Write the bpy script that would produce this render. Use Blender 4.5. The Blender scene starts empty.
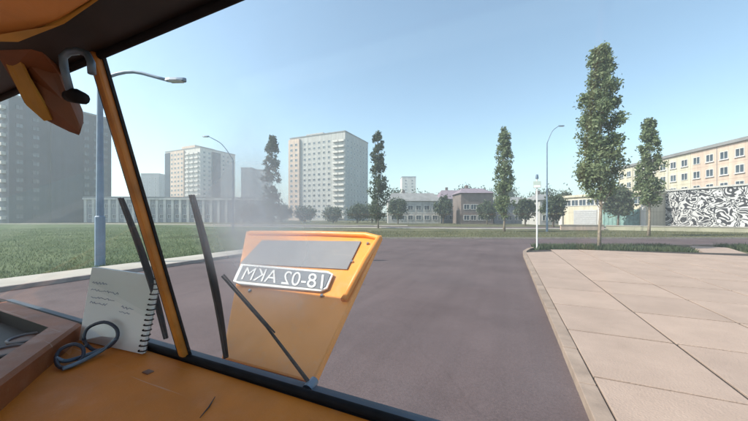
import bpy, bmesh, math, random
from mathutils import Vector, Matrix

# ------------------------------------------------------------------ camera, sky, sun, exposure
sc = bpy.context.scene
COL = sc.collection
PSI = math.atan(133 / 294.0)                       # camera looks 24 degrees left of the road direction (+Y)
SN, CS = math.sin(PSI), math.cos(PSI)
EYE = 2.0
cam_d = bpy.data.cameras.new('camera'); cam = bpy.data.objects.new('camera', cam_d); COL.objects.link(cam)
cam_d.sensor_width = 36.0; cam_d.lens = 294 / 748 * 36.0
cam_d.shift_y = 6.5 / 748
cam_d.clip_start = 0.02; cam_d.clip_end = 4000
cam.location = (0, 0, EYE); cam.rotation_euler = (math.radians(90), 0, PSI)
sc.camera = cam

SUN_EL = math.radians(42)
SUN_DIR = Vector((-0.82, -0.57, 0)).normalized() * math.cos(SUN_EL) + Vector((0, 0, math.sin(SUN_EL)))
world = bpy.data.worlds.new('World'); sc.world = world; world.use_nodes = True
wn = world.node_tree.nodes; wl = world.node_tree.links
sky = wn.new('ShaderNodeTexSky'); sky.sky_type = 'NISHITA'; sky.sun_disc = False
sky.sun_elevation = SUN_EL
sky.sun_rotation = math.atan2(SUN_DIR.x, SUN_DIR.y)
sky.air_density = 1.0; sky.dust_density = 1.3; sky.ozone_density = 0.4
tint = wn.new('ShaderNodeMixRGB'); tint.blend_type = 'MULTIPLY'; tint.inputs[0].default_value = 1.0; tint.inputs[2].default_value = (0.98, 1.05, 0.98, 1)
wl.new(sky.outputs[0], tint.inputs[1]); wl.new(tint.outputs[0], wn['Background'].inputs[0]); wn['Background'].inputs[1].default_value = 0.15
sun_d = bpy.data.lights.new('sun', 'SUN'); sun_d.energy = 4.2; sun_d.angle = math.radians(0.53); sun_d.color = (1.0, 0.93, 0.83)
sun = bpy.data.objects.new('sun', sun_d); COL.objects.link(sun)
sun.rotation_euler = SUN_DIR.to_track_quat('Z', 'Y').to_euler(); sun.location = (-60, -40, 80)
vs = sc.view_settings; vs.view_transform = 'Standard'; vs.look = 'None'; vs.exposure = 0.85; vs.gamma = 1.0; vs.use_curve_mapping = False
sc.cycles.use_denoising = True
sc.cycles.max_bounces = 10; sc.cycles.transparent_max_bounces = 16; sc.cycles.volume_bounces = 2
sc.cycles.caustics_reflective = False; sc.cycles.caustics_refractive = False
sc.cycles.sample_clamp_indirect = 6

# ------------------------------------------------------------------ helpers
def W(px, py, z):                                   # photo pixel + camera depth -> world point
    u = (px - 374) / 294.0; v = (217 - py) / 294.0
    return Vector((z * (u * CS - SN), z * (u * SN + CS), EYE + v * z))
def G(px, z): p = W(px, 217, z); return Vector((p.x, p.y, 0))
def on_y(px, py, y):                                # pixel ray meets the upright plane at forward distance y
    u = (px - 374) / 294.0; return W(px, py, y / (u * SN + CS))
WY0, WH0, WSL = 0.50, -0.35, 0.2628                 # windscreen: forward distance at its foot, foot height (from eye), rake
def on_glass(px, py, out=0.0):
    u = (px - 374) / 294.0; v = (217 - py) / 294.0
    z = (WY0 + out - WSL * -WH0) / (u * SN + CS + WSL * v)
    return W(px, py, z)
def on_h(px, py, h):                                # pixel ray meets the level h (from the eye)
    v = (217 - py) / 294.0; return W(px, py, h / v)

ORG = {}
def empty(name, loc=(0, 0, 0), rz=0):
    o = bpy.data.objects.new(name, None); COL.objects.link(o); o.location = loc; o.rotation_euler.z = rz
    o.empty_display_size = 0.2; ORG[o.name] = Vector(loc); return o
def tag(o, label, cat=None, group=None):
    o['label'] = label
    if cat: o['category'] = cat
    if group: o['group'] = group
    return o
def struct(o): o['kind'] = 'structure'; return o
class MB:
    def __init__(s): s.v = []; s.f = []; s.m = []; s.cur = 0
    def poly(s, pts):
        n = len(s.v); s.v += [tuple(p) for p in pts]; s.f.append(tuple(range(n, n + len(pts)))); s.m.append(s.cur)
    def box(s, x0, x1, y0, y1, z0, z1):
        s.hexa([(x0, y0, z0), (x1, y0, z0), (x1, y1, z0), (x0, y1, z0), (x0, y0, z1), (x1, y0, z1), (x1, y1, z1), (x0, y1, z1)])
    def hexa(s, p):
        n = len(s.v); s.v += [tuple(q) for q in p]
        for f in ((3, 2, 1, 0), (4, 5, 6, 7), (0, 1, 5, 4), (1, 2, 6, 5), (2, 3, 7, 6), (3, 0, 4, 7)):
            s.f.append(tuple(n + i for i in f)); s.m.append(s.cur)
    def prism(s, pts, z0, z1):                      # plan outline (counter-clockwise) extruded
        n = len(s.v); k = len(pts)
        s.v += [(p[0], p[1], z0) for p in pts] + [(p[0], p[1], z1) for p in pts]
        s.f.append(tuple(n + i for i in reversed(range(k)))); s.f.append(tuple(n + k + i for i in range(k))); s.m += [s.cur] * 2
        for i in range(k):
            j = (i + 1) % k; s.f.append((n + i, n + j, n + k + j, n + k + i)); s.m.append(s.cur)
    def tube(s, path, rad, seg=8, cap=True):
        path = [Vector(p) for p in path]; k = len(path)
        if not isinstance(rad, (list, tuple)): rad = [rad] * k
        n = len(s.v); up = None
        for i, p in enumerate(path):
            t = (path[min(i + 1, k - 1)] - path[max(i - 1, 0)]).normalized()
            if up is None:
                up = Vector((0, 0, 1)) if abs(t.z) < 0.9 else Vector((1, 0, 0))
            a = (up - t * up.dot(t)).normalized(); b = t.cross(a); up = a
            for q in range(seg):
                w = 2 * math.pi * q / seg; s.v.append(tuple(p + (a * math.cos(w) + b * math.sin(w)) * rad[i]))
        for i in range(k - 1):
            for q in range(seg):
                r = (q + 1) % seg
                s.f.append((n + i * seg + q, n + i * seg + r, n + (i + 1) * seg + r, n + (i + 1) * seg + q)); s.m.append(s.cur)
        if cap:
            s.f.append(tuple(n + q for q in reversed(range(seg)))); s.f.append(tuple(n + (k - 1) * seg + q for q in range(seg))); s.m += [s.cur] * 2
    def slab(s, pts, nrm, th):                      # planar outline with thickness th against nrm
        a = [Vector(p) for p in pts]; b = [p - Vector(nrm) * th for p in a]; k = len(a)
        n = len(s.v); s.v += [tuple(p) for p in a] + [tuple(p) for p in b]
        s.f.append(tuple(range(n, n + k))); s.f.append(tuple(n + k + i for i in reversed(range(k)))); s.m += [s.cur] * 2
        for i in range(k):
            j = (i + 1) % k; s.f.append((n + i, n + k + i, n + k + j, n + j)); s.m.append(s.cur)
    def mesh(s, name, mats):
        me = bpy.data.meshes.new(name); me.from_pydata(s.v, [], s.f)
        for m in (mats if isinstance(mats, (list, tuple)) else [mats]): me.materials.append(m)
        if any(s.m): me.polygons.foreach_set('material_index', s.m)
        me.update(); return me
def link(name, me, parent=None, loc=None, rz=0):
    o = bpy.data.objects.new(name, me); COL.objects.link(o)
    if parent: o.parent = parent
    if loc is not None: o.location = loc
    o.rotation_euler.z = rz; return o
def fixn(me):
    b = bmesh.new(); b.from_mesh(me); bmesh.ops.recalc_face_normals(b, faces=b.faces); b.to_mesh(me); b.free()
def build(name, mb, mats, parent=None, bevel=0, smooth=False, fix=True):   # vertices given in the root's own space (world when no parent)
    me = mb.mesh(name, mats)
    if fix: fixn(me)
    if bevel:
        b = bmesh.new(); b.from_mesh(me); bmesh.ops.remove_doubles(b, verts=b.verts, dist=1e-5)
        bmesh.ops.bevel(b, geom=b.edges[:], offset=bevel, segments=2, affect='EDGES', profile=0.6, clamp_overlap=True); b.to_mesh(me); b.free()
    if smooth: me.polygons.foreach_set('use_smooth', [True] * len(me.polygons))
    return link(name, me, parent)

def mat(name, col, rough=0.6, var=0.15, scale=4.0, metal=0.0, bump=0.0, bscale=None, spec=0.5, rnd=0.0, col2=None, detail=6, coord='Object', bdist=0.02):
    m = bpy.data.materials.new(name); m.use_nodes = True; nt = m.node_tree; N = nt.nodes; L = nt.links
    b = N['Principled BSDF']; b.inputs['Roughness'].default_value = rough; b.inputs['Metallic'].default_value = metal
    b.inputs['Specular IOR Level'].default_value = spec
    tc = N.new('ShaderNodeTexCoord'); nz = N.new('ShaderNodeTexNoise'); nz.inputs['Scale'].default_value = scale; nz.inputs['Detail'].default_value = detail
    L.new(tc.outputs[coord], nz.inputs['Vector'])
    rp = N.new('ShaderNodeValToRGB'); c = Vector(col)
    lo = c * (1 - var); hi = c * (1 + var) if col2 is None else Vector(col2)
    rp.color_ramp.elements[0].position = 0.3; rp.color_ramp.elements[1].position = 0.7
    rp.color_ramp.elements[0].color = (*lo, 1); rp.color_ramp.elements[1].color = (*hi, 1)
    L.new(nz.outputs['Fac'], rp.inputs['Fac'])
    out = rp.outputs['Color']
    if rnd:
        oi = N.new('ShaderNodeObjectInfo'); mr = N.new('ShaderNodeMapRange'); mr.inputs[3].default_value = 1 - rnd; mr.inputs[4].default_value = 1 + rnd
        L.new(oi.outputs['Random'], mr.inputs[0]); hs = N.new('ShaderNodeHueSaturation'); L.new(mr.outputs[0], hs.inputs['Value']); L.new(out, hs.inputs['Color']); out = hs.outputs['Color']
    L.new(out, b.inputs['Base Color'])
    if bump:
        n2 = N.new('ShaderNodeTexNoise'); n2.inputs['Scale'].default_value = bscale or scale * 8; n2.inputs['Detail'].default_value = 8
        L.new(tc.outputs[coord], n2.inputs['Vector']); bp = N.new('ShaderNodeBump'); bp.inputs['Strength'].default_value = bump; bp.inputs['Distance'].default_value = bdist
        L.new(n2.outputs['Fac'], bp.inputs['Height']); L.new(bp.outputs[0], b.inputs['Normal'])
    return m
def add_wear(m, dust=(0.55, 0.47, 0.38), amount=0.35, scale=14.0):   # dust film and fine scratches over a painted part
    nt = m.node_tree; N = nt.nodes; L = nt.links; b = N['Principled BSDF']; src = b.inputs['Base Color'].links[0].from_socket
    tc = N.new('ShaderNodeTexCoord'); n = N.new('ShaderNodeTexNoise'); n.inputs['Scale'].default_value = scale; n.inputs['Detail'].default_value = 12; n.inputs['Roughness'].default_value = .75
    L.new(tc.outputs['Object'], n.inputs['Vector'])
    r1 = N.new('ShaderNodeMapRange'); r1.inputs[1].default_value = .52; r1.inputs[2].default_value = .78; r1.inputs[4].default_value = amount; L.new(n.outputs['Fac'], r1.inputs[0])
    mp = N.new('ShaderNodeMapping'); mp.inputs['Rotation'].default_value = (.3, .5, .6); mp.inputs['Scale'].default_value = (3, 160, 40); L.new(tc.outputs['Object'], mp.inputs[0])
    n2 = N.new('ShaderNodeTexNoise'); n2.inputs['Scale'].default_value = 1; n2.inputs['Detail'].default_value = 2; L.new(mp.outputs[0], n2.inputs['Vector'])
    r2 = N.new('ShaderNodeMapRange'); r2.inputs[1].default_value = .72; r2.inputs[2].default_value = .76; r2.inputs[4].default_value = .35; L.new(n2.outputs['Fac'], r2.inputs[0])
    mxm = N.new('ShaderNodeMath'); mxm.operation = 'MAXIMUM'; L.new(r1.outputs[0], mxm.inputs[0]); L.new(r2.outputs[0], mxm.inputs[1])
    mx = N.new('ShaderNodeMixRGB'); mx.inputs[2].default_value = (*dust, 1); L.new(mxm.outputs[0], mx.inputs[0]); L.new(src, mx.inputs[1]); L.new(mx.outputs[0], b.inputs['Base Color'])
    rr = N.new('ShaderNodeMapRange'); rr.inputs[1].default_value = .3; rr.inputs[2].default_value = .7; rr.inputs[3].default_value = b.inputs['Roughness'].default_value - .1; rr.inputs[4].default_value = b.inputs['Roughness'].default_value + .25
    L.new(n.outputs['Fac'], rr.inputs[0]); L.new(rr.outputs[0], b.inputs['Roughness'])
def add_panels(m, w=3.2, h=3.0):                    # joints of the concrete panels and rain streaks on far walls
    nt = m.node_tree; N = nt.nodes; L = nt.links; b = N['Principled BSDF']; src = b.inputs['Base Color'].links[0].from_socket
    tc = N.new('ShaderNodeTexCoord'); sp = N.new('ShaderNodeSeparateXYZ'); L.new(tc.outputs['Object'], sp.inputs[0])
    ad = N.new('ShaderNodeMath'); L.new(sp.outputs[0], ad.inputs[0]); L.new(sp.outputs[1], ad.inputs[1])
    cb = N.new('ShaderNodeCombineXYZ'); L.new(ad.outputs[0], cb.inputs[0]); L.new(sp.outputs[2], cb.inputs[1])
    br = N.new('ShaderNodeTexBrick'); br.offset = 0; br.inputs['Scale'].default_value = 1; br.inputs['Brick Width'].default_value = w; br.inputs['Row Height'].default_value = h; br.inputs['Mortar Size'].default_value = .05
    br.inputs['Color1'].default_value = (1, 1, 1, 1); br.inputs['Color2'].default_value = (.94, .94, .94, 1); br.inputs['Mortar'].default_value = (.72, .72, .72, 1); L.new(cb.outputs[0], br.inputs['Vector'])
    mp = N.new('ShaderNodeMapping'); mp.inputs['Scale'].default_value = (1.2, .06, 1); L.new(cb.outputs[0], mp.inputs[0]); n = N.new('ShaderNodeTexNoise'); n.inputs['Scale'].default_value = 1; n.inputs['Detail'].default_value = 5; L.new(mp.outputs[0], n.inputs['Vector'])
    rp = N.new('ShaderNodeMapRange'); rp.inputs[1].default_value = .35; rp.inputs[2].default_value = .65; rp.inputs[3].default_value = .80; rp.inputs[4].default_value = 1.05; L.new(n.outputs['Fac'], rp.inputs[0])
    m1 = N.new('ShaderNodeMixRGB'); m1.blend_type = 'MULTIPLY'; m1.inputs[0].default_value = 1; L.new(src, m1.inputs[1]); L.new(br.outputs['Color'], m1.inputs[2])
    m2 = N.new('ShaderNodeMixRGB'); m2.blend_type = 'MULTIPLY'; m2.inputs[0].default_value = 1; L.new(m1.outputs[0], m2.inputs[1]); L.new(rp.outputs[0], m2.inputs[2]); L.new(m2.outputs[0], b.inputs['Base Color'])
def glass_mat(name, col=(0.05, 0.07, 0.09), rough=0.12):
    return mat(name, col, rough, 0.3, 0.6, spec=0.6, rnd=0.35)

# ---- materials
M = {}
M['lawn'] = mat('lawn', (0.07, 0.11, 0.048), 0.95, 0.35, 0.25, bump=0.6, bscale=18, col2=(0.12, 0.15, 0.075), spec=0.1)
M['verge'] = mat('verge', (0.085, 0.09, 0.05), 0.95, 0.3, 0.3, bump=0.5, bscale=18, col2=(0.15, 0.145, 0.085), spec=0.1)
M['slab'] = mat('slab', (0.335, 0.25, 0.205), 0.9, 0.13, 1.1, bump=0.5, bscale=45, spec=0.2, rnd=0.05, detail=14)
M['slab'].node_tree.nodes['Noise Texture'].inputs['Roughness'].default_value = 0.72
M['slab_bed'] = mat('slab_bed', (0.03, 0.022, 0.018), 0.95, 0.3, 8)
M['kerb'] = mat('kerb', (0.30, 0.26, 0.24), 0.9, 0.2, 3, bump=0.3, bscale=30, spec=0.2)
M['kerb_warm'] = mat('kerb_warm', (0.27, 0.205, 0.165), 0.9, 0.2, 3, bump=0.3, bscale=30, spec=0.2)
M['pale_path'] = mat('pale_path', (0.38, 0.35, 0.31), 0.9, 0.15, 0.6, bump=0.2, bscale=20, spec=0.2)
M['orange'] = mat('orange_paint', (0.78, 0.29, 0.045), 0.38, 0.10, 5, spec=0.5, bump=0.02, bscale=120)
M['dash'] = mat('dash_vinyl', (0.57, 0.18, 0.013), 0.55, 0.16, 6, bump=0.25, bscale=220, spec=0.35, bdist=0.002)
M['visor'] = mat('visor_vinyl', (0.62, 0.27, 0.07), 0.5, 0.15, 8, bump=0.2, bscale=200, bdist=0.002)
M['redbrown'] = mat('redbrown_trim', (0.27, 0.085, 0.028), 0.5, 0.2, 9, bump=0.2, bscale=200, bdist=0.002)
M['bounce_lining'] = mat('bounce_lining_white', (0.74, 0.72, 0.68), 0.8, 0.05, 8)
M['post_paint'] = mat('post_paint', (0.44, 0.17, 0.025), 0.4, 0.3, 14, bump=0.05, bscale=90)
M['sand_wall'] = mat('sand_wall', (0.60, 0.46, 0.37), 0.9, 0.07, 0.5, spec=0.1)
M['sign_pale'] = mat('sign_pale', (0.40, 0.47, 0.43), 0.6, 0.1, 6)
M['cowl_paint'] = mat('cowl_paint', (0.045, 0.065, 0.09), 0.6, 0.2, 8)
M['frame_blue'] = mat('frame_blue', (0.03, 0.04, 0.065), 0.4, 0.2, 20)
M['brown'] = mat('brown_trim', (0.16, 0.055, 0.02), 0.5, 0.25, 9, bump=0.15, bscale=150, bdist=0.002)
M['dark'] = mat('dark_trim', (0.015, 0.012, 0.012), 0.6, 0.3, 10)
M['rubber'] = mat('black_rubber', (0.008, 0.008, 0.010), 0.75, 0.3, 30, spec=0.15)
M['steelblue'] = mat('blue_grey_metal', (0.12, 0.17, 0.23), 0.4, 0.2, 6, metal=0.3)
M['ochre'] = mat('ochre_trim', (0.42, 0.22, 0.03), 0.5, 0.2, 12)
M['greypanel'] = mat('grey_panel', (0.21, 0.205, 0.215), 0.55, 0.08, 6)
M['platewhite'] = mat('plate_white', (0.75, 0.75, 0.74), 0.4, 0.05, 20)
M['plategrey'] = mat('plate_grey', (0.16, 0.17, 0.19), 0.5, 0.1, 20)
M['ink'] = mat('ink', (0.26, 0.31, 0.42), 0.7, 0.2, 40)
M['chrome'] = mat('wire', (0.35, 0.36, 0.38), 0.3, 0.1, 30, metal=0.9)
M['bark'] = mat('bark', (0.24, 0.195, 0.15), 0.95, 0.35, 7, bump=0.8, bscale=20)
M['pole_white'] = mat('pole_white', (0.68, 0.68, 0.66), 0.5, 0.1, 8)
M['pole_blue'] = mat('pole_blue', (0.16, 0.22, 0.30), 0.5, 0.15, 3)
M['lamp_glass'] = mat('lamp_glass', (0.45, 0.47, 0.48), 0.3, 0.05, 8)
M['grey_wall'] = mat('grey_wall', (0.26, 0.27, 0.29), 0.9, 0.08, 0.4, spec=0.1)
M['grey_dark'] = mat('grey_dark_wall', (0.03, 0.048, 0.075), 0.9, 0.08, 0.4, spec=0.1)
M['white_wall'] = mat('white_wall', (0.62, 0.59, 0.55), 0.9, 0.08, 0.5, spec=0.1)
M['peach_wall'] = mat('peach_wall', (0.57, 0.44, 0.36), 0.9, 0.07, 0.5, spec=0.1)
M['cream_wall'] = mat('cream_wall', (0.56, 0.51, 0.40), 0.9, 0.08, 0.5, spec=0.1)
M['pale_wall'] = mat('pale_wall', (0.46, 0.45, 0.43), 0.9, 0.07, 0.4, spec=0.1)
M['frame_w'] = mat('window_frame', (0.55, 0.54, 0.52), 0.6, 0.05, 3)
M['glass_d'] = glass_mat('window_glass')
M['roof_purple'] = mat('roof_purple', (0.20, 0.16, 0.19), 0.85, 0.2, 1.5)
M['roof_grey'] = mat('roof_grey', (0.20, 0.20, 0.20), 0.9, 0.2, 0.6)
M['shutter'] = mat('shutter', (0.40, 0.40, 0.41), 0.5, 0.1, 3)
M['teal'] = mat('teal_paint', (0.17, 0.28, 0.26), 0.6, 0.25, 2)
M['brown_wall'] = mat('brown_wall', (0.16, 0.13, 0.12), 0.9, 0.2, 0.7)
M['olive'] = mat('olive_render', (0.36, 0.34, 0.25), 0.9, 0.15, 0.8)

add_wear(M['orange'], amount=.30); add_wear(M['dash'], amount=.16); add_wear(M['redbrown'], amount=.2); add_wear(M['post_paint'], (.30, .20, .10), .35, 30); add_wear(M['greypanel'], amount=.2)
for k_ in ('grey_wall', 'grey_dark', 'white_wall', 'peach_wall', 'cream_wall', 'pale_wall', 'sand_wall'): add_panels(M[k_])

def leaf_mat(name, c1, c2):
    m = bpy.data.materials.new(name); m.use_nodes = True; nt = m.node_tree; N = nt.nodes; L = nt.links
    b = N['Principled BSDF']; b.inputs['Roughness'].default_value = 0.55; b.inputs['Specular IOR Level'].default_value = 0.3
    tc = N.new('ShaderNodeTexCoord'); nz = N.new('ShaderNodeTexNoise'); nz.inputs['Scale'].default_value = 2.6; nz.inputs['Detail'].default_value = 8
    rp = N.new('ShaderNodeValToRGB'); rp.color_ramp.elements[0].position = 0.35; rp.color_ramp.elements[1].position = 0.68
    rp.color_ramp.elements[0].color = (*c1, 1); rp.color_ramp.elements[1].color = (*c2, 1)
    L.new(tc.outputs['Object'], nz.inputs['Vector']); L.new(nz.outputs['Fac'], rp.inputs['Fac']); L.new(rp.outputs[0], b.inputs['Base Color'])
    t = N.new('ShaderNodeBsdfTranslucent'); L.new(rp.outputs[0], t.inputs['Color']); mx = N.new('ShaderNodeMixShader'); mx.inputs[0].default_value = 0.3
    L.new(b.outputs[0], mx.inputs[1]); L.new(t.outputs[0], mx.inputs[2]); L.new(mx.outputs[0], N['Material Output'].inputs[0]); return m
M['paper'] = leaf_mat('paper', (0.88, 0.92, 0.94), (0.90, 0.93, 0.95))
M['leaf'] = leaf_mat('leaf_poplar', (0.10, 0.145, 0.075), (0.21, 0.25, 0.13))
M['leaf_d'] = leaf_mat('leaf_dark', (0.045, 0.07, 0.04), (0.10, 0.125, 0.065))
M['grass_dry'] = leaf_mat('grass_dry', (0.09, 0.10, 0.045), (0.17, 0.165, 0.085))
M['grass'] = leaf_mat('grass_blade', (0.075, 0.115, 0.05), (0.145, 0.175, 0.085))

def asphalt():
    m = bpy.data.materials.new('asphalt'); m.use_nodes = True; nt = m.node_tree; N = nt.nodes; L = nt.links
    b = N['Principled BSDF']; b.inputs['Roughness'].default_value = 0.88; b.inputs['Specular IOR Level'].default_value = 0.25
    tc = N.new('ShaderNodeTexCoord')
    def noise(s, d, rough=0.6, vec=None):
        n = N.new('ShaderNodeTexNoise'); n.inputs['Scale'].default_value = s; n.inputs['Detail'].default_value = d; n.inputs['Roughness'].default_value = rough
        L.new(vec or tc.outputs['Object'], n.inputs['Vector']); return n.outputs['Fac']
    def ramp(f, p0, c0, p1, c1):
        r = N.new('ShaderNodeValToRGB'); r.color_ramp.elements[0].position = p0; r.color_ramp.elements[1].position = p1
        r.color_ramp.elements[0].color = (*c0, 1); r.color_ramp.elements[1].color = (*c1, 1); L.new(f, r.inputs[0]); return r.outputs[0]
    def mix(mode, f, a, bb):
        x = N.new('ShaderNodeMixRGB'); x.blend_type = mode; x.inputs[0].default_value = f; L.new(a, x.inputs[1]); L.new(bb, x.inputs[2]); return x.outputs[0]
    base = ramp(noise(0.35, 5), 0.35, (0.084, 0.061, 0.063), 0.68, (0.118, 0.087, 0.089))
    mp = N.new('ShaderNodeMapping'); mp.inputs['Scale'].default_value = (1.3, 0.05, 1); L.new(tc.outputs['Object'], mp.inputs[0])
    streak = ramp(noise(1.6, 4, 0.6, mp.outputs[0]), 0.36, (0.82, 0.82, 0.82), 0.62, (1.1, 1.1, 1.1))
    grain = ramp(noise(38, 6, 0.85), 0.3, (0.55, 0.55, 0.56), 0.7, (1.42, 1.42, 1.40))
    vo = N.new('ShaderNodeTexVoronoi'); vo.feature = 'DISTANCE_TO_EDGE'; vo.inputs['Scale'].default_value = 0.22
    wv = N.new('ShaderNodeVectorMath'); wv.operation = 'ADD'; nn = N.new('ShaderNodeTexNoise'); nn.inputs['Scale'].default_value = 0.9; nn.inputs['Detail'].default_value = 6
    L.new(tc.outputs['Object'], nn.inputs['Vector']); L.new(tc.outputs['Object'], wv.inputs[0]); L.new(nn.outputs['Color'], wv.inputs[1]); L.new(wv.outputs[0], vo.inputs['Vector'])
    crack = ramp(vo.outputs['Distance'], 0.0, (0.5, 0.48, 0.48), 0.006, (1, 1, 1))
    c = mix('MULTIPLY', 0.45, base, streak); c = mix('MULTIPLY', 0.8, c, grain); c = mix('MULTIPLY', 0.22, c, crack)
    v2 = N.new('ShaderNodeTexVoronoi'); v2.distance = 'CHEBYCHEV'; v2.inputs['Scale'].default_value = 0.17; L.new(tc.outputs['Object'], v2.inputs['Vector'])
    patch = ramp(v2.outputs['Color'], 0.78, (1, 1, 1), 0.80, (0.84, 0.85, 0.87)); c = mix('MULTIPLY', 0.8, c, patch)
    oil = ramp(noise(1.1, 3, 0.5), 0.66, (1, 1, 1), 0.74, (0.72, 0.72, 0.72)); c = mix('MULTIPLY', 0.8, c, oil)
    L.new(c, b.inputs['Base Color'])
    bp = N.new('ShaderNodeBump'); bp.inputs['Strength'].default_value = 0.5; bp.inputs['Distance'].default_value = 0.01
    L.new(noise(90, 4), bp.inputs['Height']); L.new(bp.outputs[0], b.inputs['Normal']); return m
M['asphalt'] = asphalt()

def mural():                                        # black and white graffiti lines, flat print
    m = bpy.data.materials.new('graffiti'); m.use_nodes = True; nt = m.node_tree; N = nt.nodes; L = nt.links
    b = N['Principled BSDF']; b.inputs['Roughness'].default_value = 0.8
    tc = N.new('ShaderNodeTexCoord')
    n1 = N.new('ShaderNodeTexNoise'); n1.inputs['Scale'].default_value = 0.62; n1.inputs['Detail'].default_value = 1.5; n1.inputs['Distortion'].default_value = 1.4
    L.new(tc.outputs['Object'], n1.inputs['Vector'])
    mu = N.new('ShaderNodeMath'); mu.operation = 'MULTIPLY'; mu.inputs[1].default_value = 40; L.new(n1.outputs['Fac'], mu.inputs[0])
    si = N.new('ShaderNodeMath'); si.operation = 'SINE'; L.new(mu.outputs[0], si.inputs[0])
    rp = N.new('ShaderNodeValToRGB'); rp.color_ramp.interpolation = 'LINEAR'
    rp.color_ramp.elements[0].position = 0.52; rp.color_ramp.elements[1].position = 0.60
    rp.color_ramp.elements[0].color = (0.025, 0.025, 0.03, 1); rp.color_ramp.elements[1].color = (0.46, 0.46, 0.46, 1)
    ma = N.new('ShaderNodeMath'); ma.operation = 'MULTIPLY_ADD'; ma.inputs[1].default_value = 0.5; ma.inputs[2].default_value = 0.5; L.new(si.outputs[0], ma.inputs[0]); L.new(ma.outputs[0], rp.inputs[0])
    L.new(rp.outputs[0], b.inputs['Base Color']); return m
M['mural'] = mural()

def windscreen_mat():
    m = bpy.data.materials.new('dusty_glare_windscreen'); m.use_nodes = True; nt = m.node_tree; N = nt.nodes; L = nt.links
    N.remove(N['Principled BSDF'])
    tr = N.new('ShaderNodeBsdfTransparent'); tr.inputs[0].default_value = (0.97, 0.985, 0.98, 1)
    gl = N.new('ShaderNodeBsdfGlossy'); gl.inputs['Roughness'].default_value = 0.02
    lw = N.new('ShaderNodeLayerWeight'); lw.inputs[0].default_value = 0.5
    pw = N.new('ShaderNodeMath'); pw.operation = 'POWER'; pw.inputs[1].default_value = 5; L.new(lw.outputs['Facing'], pw.inputs[0])
    fr = N.new('ShaderNodeMath'); fr.operation = 'MULTIPLY_ADD'; fr.inputs[1].default_value = .07; fr.inputs[2].default_value = .010; L.new(pw.outputs[0], fr.inputs[0])
    mg = N.new('ShaderNodeMixShader'); L.new(fr.outputs[0], mg.inputs[0]); L.new(tr.outputs[0], mg.inputs[1]); L.new(gl.outputs[0], mg.inputs[2])
    df = N.new('ShaderNodeBsdfDiffuse'); df.inputs[0].default_value = (0.75, 0.73, 0.70, 1)
    tl = N.new('ShaderNodeBsdfTranslucent'); tl.inputs[0].default_value = (0.93, 0.91, 0.88, 1)
    md = N.new('ShaderNodeMixShader'); md.inputs[0].default_value = 0.92; L.new(df.outputs[0], md.inputs[1]); L.new(tl.outputs[0], md.inputs[2])
    tc = N.new('ShaderNodeTexCoord')
    nz = N.new('ShaderNodeTexNoise'); nz.inputs['Scale'].default_value = 9; nz.inputs['Detail'].default_value = 8; L.new(tc.outputs['Object'], nz.inputs['Vector'])
    base = N.new('ShaderNodeMapRange'); base.inputs[1].default_value = 0.3; base.inputs[2].default_value = 0.75; base.inputs[3].default_value = 0.010; base.inputs[4].default_value = 0.035
    L.new(nz.outputs['Fac'], base.inputs[0])
    vm = N.new('ShaderNodeVectorMath'); vm.operation = 'DISTANCE'; vm.inputs[1].default_value = on_glass(254, 226); L.new(tc.outputs['Object'], vm.inputs[0])
    ad = N.new('ShaderNodeMath'); ad.operation = 'MULTIPLY_ADD'; ad.inputs[1].default_value = 0.10; L.new(nz.outputs['Fac'], ad.inputs[0]); L.new(vm.outputs['Value'], ad.inputs[2])
    sm = N.new('ShaderNodeMapRange'); sm.interpolation_type = 'SMOOTHSTEP'; sm.inputs[1].default_value = 0.27; sm.inputs[2].default_value = 0.06; sm.inputs[3].default_value = 0.0; sm.inputs[4].default_value = 0.50  # pale glare patch painted into the glass around one fixed point
    L.new(ad.outputs[0], sm.inputs[0])
    s2 = N.new('ShaderNodeMath'); s2.operation = 'ADD'; L.new(base.outputs[0], s2.inputs[0]); L.new(sm.outputs[0], s2.inputs[1])
    mx = N.new('ShaderNodeMixShader'); L.new(s2.outputs[0], mx.inputs[0]); L.new(mg.outputs[0], mx.inputs[1]); L.new(md.outputs[0], mx.inputs[2])
    L.new(mx.outputs[0], N['Material Output'].inputs[0]); return m
M['windscreen'] = windscreen_mat()

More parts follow.
